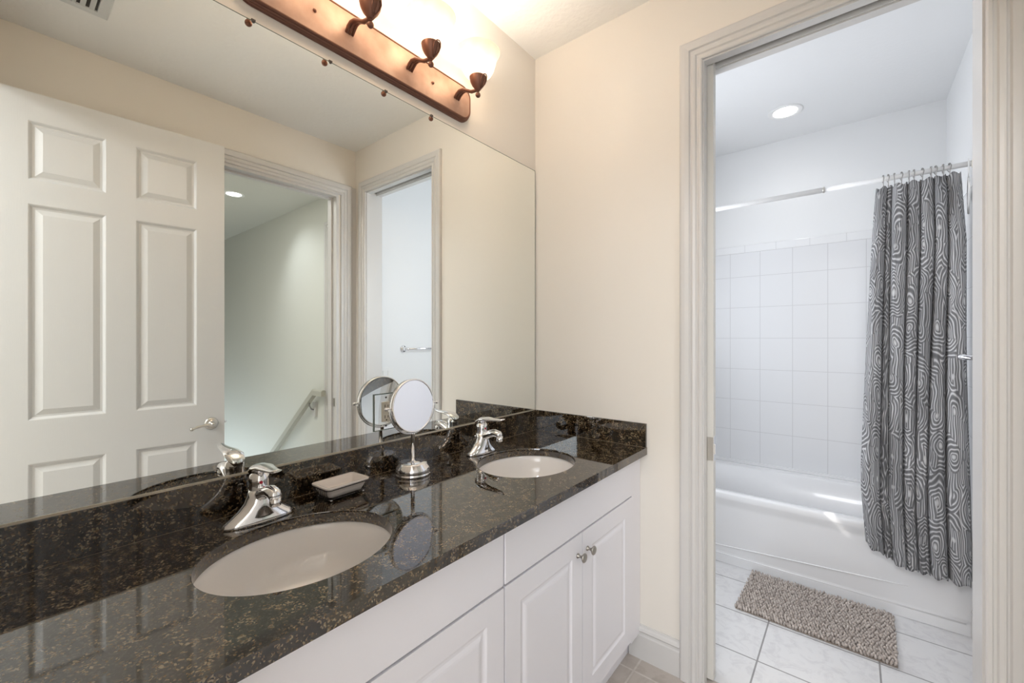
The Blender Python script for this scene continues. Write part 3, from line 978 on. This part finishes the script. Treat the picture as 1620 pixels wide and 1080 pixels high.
# ================================================================ THINGS ON THE COUNTER
# standing magnifier mirror
mg = empty('makeup_mirror', (0.098, -0.832, CT)); tag(mg, 'round chrome two-sided makeup mirror on a domed foot between the sinks', 'mirror')
mb = MB()
mb.lathe([(0.057, 0.0), (0.0585, 0.003), (0.0585, 0.007), (0.0555, 0.009), (0.0575, 0.011), (0.0565, 0.022), (0.054, 0.028), (0.0485, 0.035), (0.047, 0.0385), (0.0450, 0.0405), (0.030, 0.0415), (0.010, 0.042), (0.007, 0.046)], (0, 0, 0), 'Z', 48)
mb.build('foot', M['chrome'], mg)
mb = MB(); mb.lathe([(0.0065, 0.042), (0.0065, 0.132), (0.0075, 0.134), (0.0075, 0.137), (0.004, 0.140)], (0, 0, 0), 'Z', 18); mb.build('pole', M['chrome'], mg)
DZ = 0.228
mb = MB()
arc = []
for i in range(33):
    a = math.radians(180 + 180 * i / 32)
    arc.append((0, 0.0925 * math.cos(a), DZ + 0.0925 * math.sin(a)))
mb.tube(arc, 0.0028, 8)
mb.build('yoke', M['chrome'], mg)
for s_ in (-1, 1):
    mb = MB(); mb.tube([(0, s_ * 0.086, DZ), (0, s_ * 0.102, DZ)], 0.0035, 10); mb.ball((0, s_ * 0.104, DZ), 0.0055); mb.build('pivot', M['chrome'], mg)
tiltm = Matrix.Translation((0, 0, DZ)) @ Matrix.Rotation(math.radians(2.5), 4, 'Z') @ Matrix.Rotation(math.radians(-3), 4, 'Y')
mb = MB()
mb.lathe([(0.0885, -0.008), (0.0885, 0.008), (0.086, 0.0095), (0.0835, 0.008), (0.0835, -0.008), (0.086, -0.0095), (0.0885, -0.008)], (0, 0, 0), 'X', 72, cap=False)
mb.bm.transform(tiltm); rim = mb.build('rim', M['chrome'], mg)
for s_ in (-1, 1):
    mb = MB()
    if s_ > 0:
        mb.lathe([(0.0836, 0.0070), (0.0001, 0.0070)], (0, 0, 0), 'X', 72, cap=False)
    else:                                               # concave magnifying side
        mb.lathe([(0.0836 * q / 16 + 0.00001, -0.0074 + 0.0064 * (1 - (q / 16) ** 2)) for q in range(16, -1, -1)], (0, 0, 0), 'X', 72, cap=False)
    mb.bm.transform(tiltm); mb.build('mirror_face', M['hand_mirror'], mg)

# soap dish
sd = empty('soap_dish', (0.088, -1.080, CT), (0, 0, math.radians(3))); tag(sd, 'rectangular cream ceramic soap dish in a dark wire rack by the backsplash', 'soap dish')


def rr_xy(hx, hy, r, z, n=6):
    return [(p[0], p[1], z) for p in rrect(hx, hy, r, n)]


mb = MB()
mb.rings([rr_xy(0.030, 0.050, 0.008, 0.009), rr_xy(0.034, 0.056, 0.009, 0.020), rr_xy(0.040, 0.062, 0.010, 0.034), rr_xy(0.045, 0.067, 0.012, 0.037), rr_xy(0.0455, 0.0675, 0.012, 0.041),
          rr_xy(0.044, 0.066, 0.011, 0.042), rr_xy(0.035, 0.057, 0.009, 0.040), rr_xy(0.031, 0.053, 0.008, 0.022), rr_xy(0.027, 0.049, 0.008, 0.018)], True, True)
mb.build('dish', M['ceramic'], sd)
mb = MB()


def loop(mb, hx, hy, r, z, rad):
    pts = rr_xy(hx, hy, r, z, 5)
    pts.append(pts[0])
    mb.tube(pts, rad, 6)


loop(mb, 0.0435, 0.0655, 0.011, 0.0345, 0.0014)
loop(mb, 0.036, 0.058, 0.009, 0.007, 0.0013)
for k in range(-6, 7):
    if abs(k) % 1 == 0:
        for s_ in (-1,):
            mb.tube([(s_ * 0.0435, k * 0.0095, 0.0345), (s_ * 0.040, k * 0.009, 0.020), (s_ * 0.036, k * 0.0085, 0.007)], 0.0008, 5)
    mb.tube([(-0.036, k * 0.0085, 0.007), (0.036, k * 0.0085, 0.007)], 0.0008, 5)
for k in range(-3, 4):
    for s_ in (-1, 1):
        mb.tube([(k * 0.011, s_ * 0.0655, 0.0345), (k * 0.0105, s_ * 0.062, 0.020), (k * 0.010, s_ * 0.058, 0.007)], 0.0011, 5)
mb.build('wire_rack', M['wire'], sd)
for sx_ in (-1, 1):
    for sy_ in (-1, 1):
        mb = MB(); mb.ball((sx_ * 0.033, sy_ * 0.050, 0.0040), 0.0036); mb.build('ball_foot', M['chrome'], sd)

# ================================================================ TUB ROOM
TF = 1.03
tub = empty('bathtub', (0.895, (TF + TB) / 2, 0)); tag(tub, 'white alcove bathtub with a beaded apron behind the grey curtain', 'bathtub')
cx_, cy_ = 0.895, (TF + TB) / 2
hx, hy = 0.760, (TB - 0.009 - TF) / 2
mb = MB()


def rr2(hx_, hy_, r, z, dx=0, dy=0, n=8):
    return [(p[0] + dx, p[1] + dy, z) for p in rrect(hx_, hy_, r, n)]


mb.rings([rr2(hx, hy, 0.004, 0.385), rr2(hx, hy, 0.006, 0.412), rr2(hx - 0.004, hy - 0.004, 0.010, 0.420), rr2(hx - 0.03, hy - 0.03, 0.04, 0.421),
          rr2(hx - 0.085, hy - 0.065, 0.12, 0.418), rr2(hx - 0.10, hy - 0.082, 0.12, 0.405), rr2(hx - 0.135, hy - 0.105, 0.11, 0.22), rr2(hx - 0.18, hy - 0.14, 0.10, 0.10), rr2(hx - 0.24, hy - 0.19, 0.08, 0.075)], True, False)
R_ = None
mb.quad([(p[0], p[1], 0.075) for p in [(-(hx - 0.24), -(hy - 0.19)), (hx - 0.24, -(hy - 0.19)), (hx - 0.24, hy - 0.19), (-(hx - 0.24), hy - 0.19)]])
mb.box((-hx + 0.001, hy - 0.010, 0.40), (hx - 0.001, hy, 0.44))
mb.build('tub_shell', M['tub'], tub)
# apron with a shallow bowed recess and raised beads
mb = MB()
nx, nz = 60, 40
grid = []
f0 = -hy
for j in range(nz + 1):
    z = 0.001 + (0.392 - 0.001) * j / nz
    row = []
    for i in range(nx + 1):
        u = i / nx
        x = -hx + 2 * hx * u
        d = 0.008
        if z > 0.345: d = 0.008 - 0.0075 * min(1, (z - 0.345) / 0.04)
        e = min(1.0, max(0, (x + hx - 0.01) / 0.03), )
        e2 = min(1.0, max(0.0, (hx - 0.05 - x) / 0.04))
        low = 0.0
        if z < 0.050: low = 0.004
        elif z < 0.056: low = 0.004 * (0.056 - z) / 0.006
        d = max(0.0, d - low)
        d *= e2 if z > 0.06 else 1
        row.append((x, f0 + d, z))
    grid.append(row)
mb.rings(grid, close=False, cap=False, smooth=True)
mb.box((-hx, f0 + 0.016, 0.001), (hx, f0 + 0.02, 0.39))
mb.build('apron', M['tub'], tub)
mb = MB()
pts = []
for i in range(40):
    u = i / 39
    x = -hx + 0.02 + (2 * hx - 0.23) * u
    zb = 0.100 + 0.055 * max(0, (x + 0.28) / 0.85) ** 1.0 if x > -0.28 else 0.100
    pts.append((x, f0 + 0.0075, zb))
mb.tube(pts, [0.0035] * 36 + [0.003, 0.0025, 0.002, 0.001], 8)
mb.build('upper_bead', M['tub'], tub)
mb = MB(); mb.tube([(-hx + 0.005, f0 + 0.0065, 0.052), (hx - 0.02, f0 + 0.0065, 0.052)], 0.0035, 8); mb.build('lower_bead', M['tub'], tub)

# curtain rod
RY, RZ = 1.000, 2.108
rod = empty('shower_rod', (0.9, RY, RZ)); tag(rod, 'white tension rod across the tub carrying the grey curtain', 'curtain rod')
mb = MB(); mb.tube([(0.132 - 0.9, 0, 0), (1.121 - 0.9, 0, 0)], 0.0135, 16); mb.build('thick_tube', M['rod'], rod)
mb = MB(); mb.tube([(1.12 - 0.9, 0, 0), (1.648 - 0.9, 0, 0)], 0.0115, 16); mb.build('thin_tube', M['rod'], rod)
mb = MB(); mb.lathe([(0.0140, -0.004), (0.0155, -0.002), (0.0155, 0.002), (0.014, 0.004)], (1.121 - 0.9, 0, 0), 'X', 20); mb.build('joint_ring', M['nickel'], rod)
for xx, s_ in ((0.1315, 1), (1.6625, -1)):
    mb = MB(); mb.lathe([(0.024, 0.0), (0.026, s_ * 0.004), (0.022, s_ * 0.011), (0.016, s_ * 0.016), (0.0125, s_ * 0.018)], (xx - 0.9, 0, 0), 'X', 24); mb.build('end_cap', M['plastic'], rod)


def cloth(name, x_of, y_of, ztop, zbot_of, nu, nv, material, length=1.75, th=0.0015):
    bm = bmesh.new()
    uvl = bm.loops.layers.uv.new('UVMap')
    V_ = []
    for j in range(nv + 1):
        t_ = j / nv
        row = []
        for i in range(nu + 1):
            s = i / nu
            zt = ztop(s) if callable(ztop) else ztop
            z = zt + (zbot_of(s) - zt) * t_
            row.append(bm.verts.new((x_of(s, t_), y_of(s, t_), z)))
        V_.append(row)
    for j in range(nv):
        for i in range(nu):
            f = bm.faces.new([V_[j][i], V_[j][i + 1], V_[j + 1][i + 1], V_[j + 1][i]])
            f.smooth = True
            for lp_, (a, c) in zip(f.loops, [(i, j), (i + 1, j), (i + 1, j + 1), (i, j + 1)]):
                lp_[uvl].uv = (a / nu * length, 1.8 - c / nv * 1.8)
    me = bpy.data.meshes.new(name)
    bm.to_mesh(me); bm.free()
    me.materials.append(material)
    o = bpy.data.objects.new(name, me)
    scene.collection.objects.link(o)
    sm = o.modifiers.new('thickness', 'SOLIDIFY'); sm.thickness = th
    return o


HOOKS = [1.353, 1.371, 1.393, 1.418, 1.444, 1.461, 1.489, 1.518, 1.533, 1.557, 1.577]
NF = 6.5


FT = [0, .14, .20, .385, .54, .70, .83, 1]
FB = [0, .19, .27, .41, .52, .63, .79, 1]


def fold_u(s, t_):
    """index of the fold and the position inside it"""
    q = min(1.0, t_ * 1.3)
    bd = [a + (c - a) * q for a, c in zip(FT, FB)]
    for k in range(7):
        if s <= bd[k + 1] or k == 6:
            return k, (s - bd[k]) / (bd[k + 1] - bd[k]), bd[k + 1] - bd[k]


def fold_phase(s):
    k, u, w = fold_u(s, 1)
    return 2 * PI * (k + u)


def cx_of(s, t_):
    left = 1.329 - 0.058 * min(1, t_ / 0.78) ** 0.8 + (0.018 * max(0, (t_ - 0.85) / 0.15))
    right = 1.615 + 0.017 * min(1, t_ / 0.17) + 0.014 * max(0, t_ - 0.5) * 2
    k, u, w = fold_u(s, t_)
    return left + (right - left) * (s - 0.035 * math.sin(2 * PI * u) * w * 3.0 * math.sin(PI * s) ** 0.3 if 0 < s < 1 else s)


def cy_of(s, t_):
    k, u, w = fold_u(s, t_)
    amp = (0.016 + 0.30 * w * (0.55 + 0.45 * min(1, t_ * 2.5))) * 0.6
    bump = abs(math.sin(PI * u)) ** 0.62
    y = RY + 0.020 - amp * bump * 1.25
    y += 0.0025 * math.sin(9 * PI * u + k) * (0.4 + 0.6 * t_) + 0.003 * math.sin(7 * t_ + 2.1 * k) * bump
    g = math.exp(-((s - 0.78) / 0.07) ** 2) * math.exp(-((t_ - 0.055) / 0.035) ** 2)
    y -= 0.030 * g
    y -= 0.034 * min(1, max(0, (t_ - 0.4) / 0.5))
    return y


def czbot(s):
    return 0.345 - 0.075 * min(1, s * 2.6) + 0.006 * math.sin(fold_phase(s) * 2) + (0.028 if s > 0.965 else 0) - 0.006 * s


sc = cloth('shower_curtain', cx_of, cy_of, lambda s: 2.066 + 0.006 * math.cos(22 * PI * s) + 0.012 * s, czbot, 420, 120, M['curtain'], length=0.80)
tag(sc, 'grey shower curtain with pale contour-line print bunched at the right of the tub', 'curtain')
for k, hx_ in enumerate(HOOKS):
    h = empty('curtain_hook', (hx_, RY, RZ))
    tag(h, 'small metal roller hook holding the grey curtain on the white rod', 'hook', 'curtain hooks on the shower rod')
    tw = random.uniform(-0.5, 0.5)
    mb = MB()
    pts = []
    for i in range(13):
        a = math.radians(-30 + 210 * i / 12)
        pts.append((0.010 * tw * math.cos(a), 0.0165 * math.cos(a), 0.0165 * math.sin(a)))
    pts = [(-0.002 * tw, 0.008, -0.020)] + pts + [(0, -0.016, -0.020), (0, -0.010, -0.036), (0, -0.002, -0.040)]
    mb.tube(pts, 0.0017, 8)
    mb.build('wire', M['hookmetal'], h)
    mb = MB()
    for a in (60, 90, 120):
        mb.ball((0, 0.0165 * math.cos(math.radians(a)), 0.0165 * math.sin(math.radians(a))), 0.0038, seg=10)
    mb.build('rollers', M['hookmetal'], h)

# clear-white liner hanging inside the tub, behind the curtain
ln = cloth('shower_liner', lambda s, t_: 1.47 + 0.160 * s, lambda s, t_: 1.050 + 0.010 * math.sin(2 * PI * 4.2 * s + 0.5), 2.05, lambda s: 0.44, 60, 20, M['liner'], th=0.001)
ln.location.y = 0.03
tag(ln, 'white shower liner hanging inside the tub behind the grey curtain', 'curtain')

# white plastic hanger on the rod end
hg = empty('clothes_hanger', (1.6385, RY, RZ + 0.001), (0, 0, math.radians(-7))); tag(hg, 'white plastic hanger hooked over the right end of the shower rod', 'hanger')
mb = MB()
pts = []
for i in range(11):
    a = math.radians(-20 + 200 * i / 10)
    pts.append((-0.002, 0.022 * math.cos(a), 0.020 * math.sin(a) * 1.0))
pts += [(-0.002, -0.020, -0.02), (-0.002, -0.004, -0.050), (-0.002, 0, -0.062)]
mb.tube(pts, 0.0024, 8)
mb.build('hook', M['white_plastic'], hg)
mb = MB()
mb.tube([(-0.002, 0, -0.060), (-0.002, -0.10, -0.105), (-0.002, -0.118, -0.122), (-0.002, -0.10, -0.140), (-0.002, 0.02, -0.215), (-0.002, 0.10, -0.14), (-0.002, 0.118, -0.122), (-0.002, 0.10, -0.105), (-0.002, 0, -0.060)], 0.0038, 8)
mb.build('frame', M['white_plastic'], hg)

# towel bar on the right wall
tb = empty('towel_bar', (W - 0.006, 0.665, 1.257)); tag(tb, 'chrome towel bar on the right wall just inside the tub room', 'towel bar')
for yy in (-0.238, 0.255):
    mb = MB()
    mb.lathe([(0.030, 0.0), (0.030, -0.004), (0.025, -0.008), (0.016, -0.011), (0.011, -0.018), (0.0095, -0.045), (0.013, -0.052), (0.014, -0.060), (0.012, -0.068), (0.005, -0.073), (0.0001, -0.074)], (0, yy, 0), 'X', 28)
    mb.build('post', M['chrome'], tb)
mb = MB(); mb.tube([(-0.060, -0.230, 0), (-0.060, 0.247, 0)], 0.0075, 16); mb.build('bar', M['chrome'], tb)

# double light switch
sw = empty('light_switch', (W - 0.006, 0.268, 1.055)); tag(sw, 'white double rocker switch plate below the towel bar, seen in the mirror', 'switch')
mb = MB(); mb.box((-0.006, -0.058, -0.058), (0, 0.058, 0.058)); mb.build('plate', M['white_plastic'], sw, bevel=0.002)
for yy in (-0.023, 0.023):
    mb = MB(); mb.box((-0.010, yy - 0.016, -0.033), (-0.0062, yy + 0.016, 0.033)); mb.build('rocker', M['white_plastic'], sw, bevel=0.001)


# recessed lights
def downlight(loc, label, group=None, r=0.092):
    d = empty('recessed_light', loc); tag(d, label, 'ceiling light', group)
    mb = MB()
    mb.lathe([(r, 0.0), (r, -0.004), (r - 0.004, -0.006), (r * 0.72, -0.004), (r * 0.68, 0.0)], (0, 0, 0), 'Z', 48, cap=False)
    mb.build('trim_ring', M['white_plastic'], d)
    mb = MB(); mb.lathe([(r * 0.68, 0.0), (r * 0.66, -0.0035), (r * 0.3, -0.004), (0.0001, -0.004)], (0, 0, 0), 'Z', 40); mb.build('lens', M['led'], d)
    return d


downlight((0.914, 1.362, HC), 'round white recessed light in the ceiling over the bathtub')
downlight((3.411, -0.244, HC), 'round white recessed light in the stair hall ceiling, seen in the mirror')
for nm, loc, e, col, ang, tgt in [('tub_downlight', (0.914, 1.362, HC - 0.012), 4, (1, 0.97, 0.93), 150, (0, 0, -1)), ('hall_downlight', (3.411, -0.244, HC - 0.012), 28, (0.90, 0.94, 1.0), 100, (-0.25, 0.45, -1))]:
    l = bpy.data.lights.new(nm, 'SPOT'); l.energy = e * 1.0; l.color = col; l.spot_size = math.radians(ang); l.spot_blend = 0.9; l.shadow_soft_size = 0.06
    o = bpy.data.objects.new(nm, l); scene.collection.objects.link(o); o.location = loc
    o.rotation_euler = Vector(tgt).to_track_quat('-Z', 'Y').to_euler()

# ceiling vent
vt = empty('ceiling_vent', (1.19, -1.53, HC)); tag(vt, 'white louvred air vent in the ceiling, seen at the top left of the mirror', 'vent')
mb = MB()
mb.rings([[(x, y, z) for x, y in ((-a, -b_), (a, -b_), (a, b_), (-a, b_))] for a, b_, z in [(0.128, 0.135, 0.0), (0.128, 0.135, -0.004), (0.122, 0.129, -0.008), (0.094, 0.100, -0.006), (0.092, 0.098, 0.0)]], True, False, False)
mb.build('frame', M['vent'], vt)
mb = MB(); mb.box((-0.092, -0.098, -0.0012), (0.092, 0.098, -0.0002)); mb.build('duct', M['dark'], vt)
for k in range(7):
    yy = -0.083 + 0.0275 * k
    mb = MB()
    mb.quad([(-0.092, yy - 0.008, -0.0015), (0.092, yy - 0.008, -0.0015), (0.092, yy + 0.007, -0.0085), (-0.092, yy + 0.007, -0.0085)])
    s = mb.build('louvre', M['vent'], vt); sm = s.modifiers.new('thickness', 'SOLIDIFY'); sm.thickness = 0.0012

# stair handrail
hr = empty('handrail', (2.70, 0.28, 0.82)); tag(hr, 'white painted stair handrail sloping down the hall wall, seen in the mirror', 'handrail')
mb = MB()


def bar_section(p, up):
    return [(p[0] + up[0] * b_, p[1] + a, p[2] + up[1] * b_) for a, b_ in [(-0.024, -0.030), (0.024, -0.030), (0.024, 0.018), (0.012, 0.030), (-0.012, 0.030), (-0.024, 0.018)]]


mb.rings([bar_section((0, 0, 0), (0, 1)), bar_section((0.188, 0, 0), (0.36, 1)), bar_section((2.45, 0, -1.765), (0.61, 0.79))], True, True, False)
mb.build('rail', M['rail'], hr, bevel=0.003)
for xx, zz in ((0.29, -0.09), (1.6, -1.10)):
    mb = MB(); mb.box((xx - 0.03, 0.045, zz - 0.17), (xx + 0.03, 0.070, zz - 0.02)); bk = mb.build('mounting_block', M['trim'], hr, bevel=0.003)
    mb = MB(); mb.tube([(xx, 0.045, zz - 0.10), (xx, 0.02, zz - 0.09), (xx, 0.0, zz - 0.05), (xx, 0.0, zz - 0.012)], 0.007, 8); mb.build('bracket', M['hookmetal'], bk)

# ================================================================ BATH MAT
mx0, mx1, my0, my1 = 0.785, 1.390, 0.596, 1.012
bmt = empty('bath_mat', ((mx0 + mx1) / 2, (my0 + my1) / 2, 0), (0, 0, math.radians(-1.2))); tag(bmt, 'taupe chenille bath mat on the marble-look tiles beside the tub', 'bath mat')
hw_, hh_ = (mx1 - mx0) / 2, (my1 - my0) / 2
mb = MB(); mb.box((-hw_ + 0.004, -hh_ + 0.002, 0.0005), (hw_ - 0.004, hh_ - 0.004, 0.006)); mb.build('backing', M['mat_base'], bmt, bevel=0.002)
bm = bmesh.new()
tmp = bmesh.new(); bmesh.ops.create_icosphere(tmp, subdivisions=1, radius=1.0)
tv = [v.co.copy() for v in tmp.verts]; tf = [[v.index for v in f.verts] for f in tmp.faces]; tmp.free()
verts, faces = [], []
NC, NR = 50, 23
for r_ in range(NR):
    for c_ in range(NC):
        x = -hw_ + 0.007 + (2 * hw_ - 0.014) * (c_ + 0.5 * (r_ % 2)) / (NC - 0.5) + random.uniform(-0.0018, 0.0018)
        y = -hh_ + 0.006 + (2 * hh_ - 0.012) * r_ / (NR - 1) + random.uniform(-0.0022, 0.0022)
        z = 0.013 + random.uniform(-0.002, 0.003)
        h_ = random.uniform(0.010, 0.014)
        Rm = Matrix.Rotation(random.uniform(-0.6, 0.6), 3, 'X') @ Matrix.Rotation(random.uniform(-0.5, 0.5), 3, 'Y')
        base = len(verts)
        for v in tv:
            q = Rm @ Vector((v.x * 0.0058, v.y * 0.0088, v.z * h_))
            verts.append((x + q.x, y + q.y, max(0.004, z + q.z)))
        faces += [[base + i for i in f] for f in tf]
me = bpy.data.meshes.new('pile'); me.from_pydata(verts, [], faces); me.update()
for p in me.polygons:
    p.use_smooth = True
me.materials.append(M['chenille'])
po = bpy.data.objects.new('pile', me); scene.collection.objects.link(po); po.parent = bmt; po['kind'] = 'stuff'
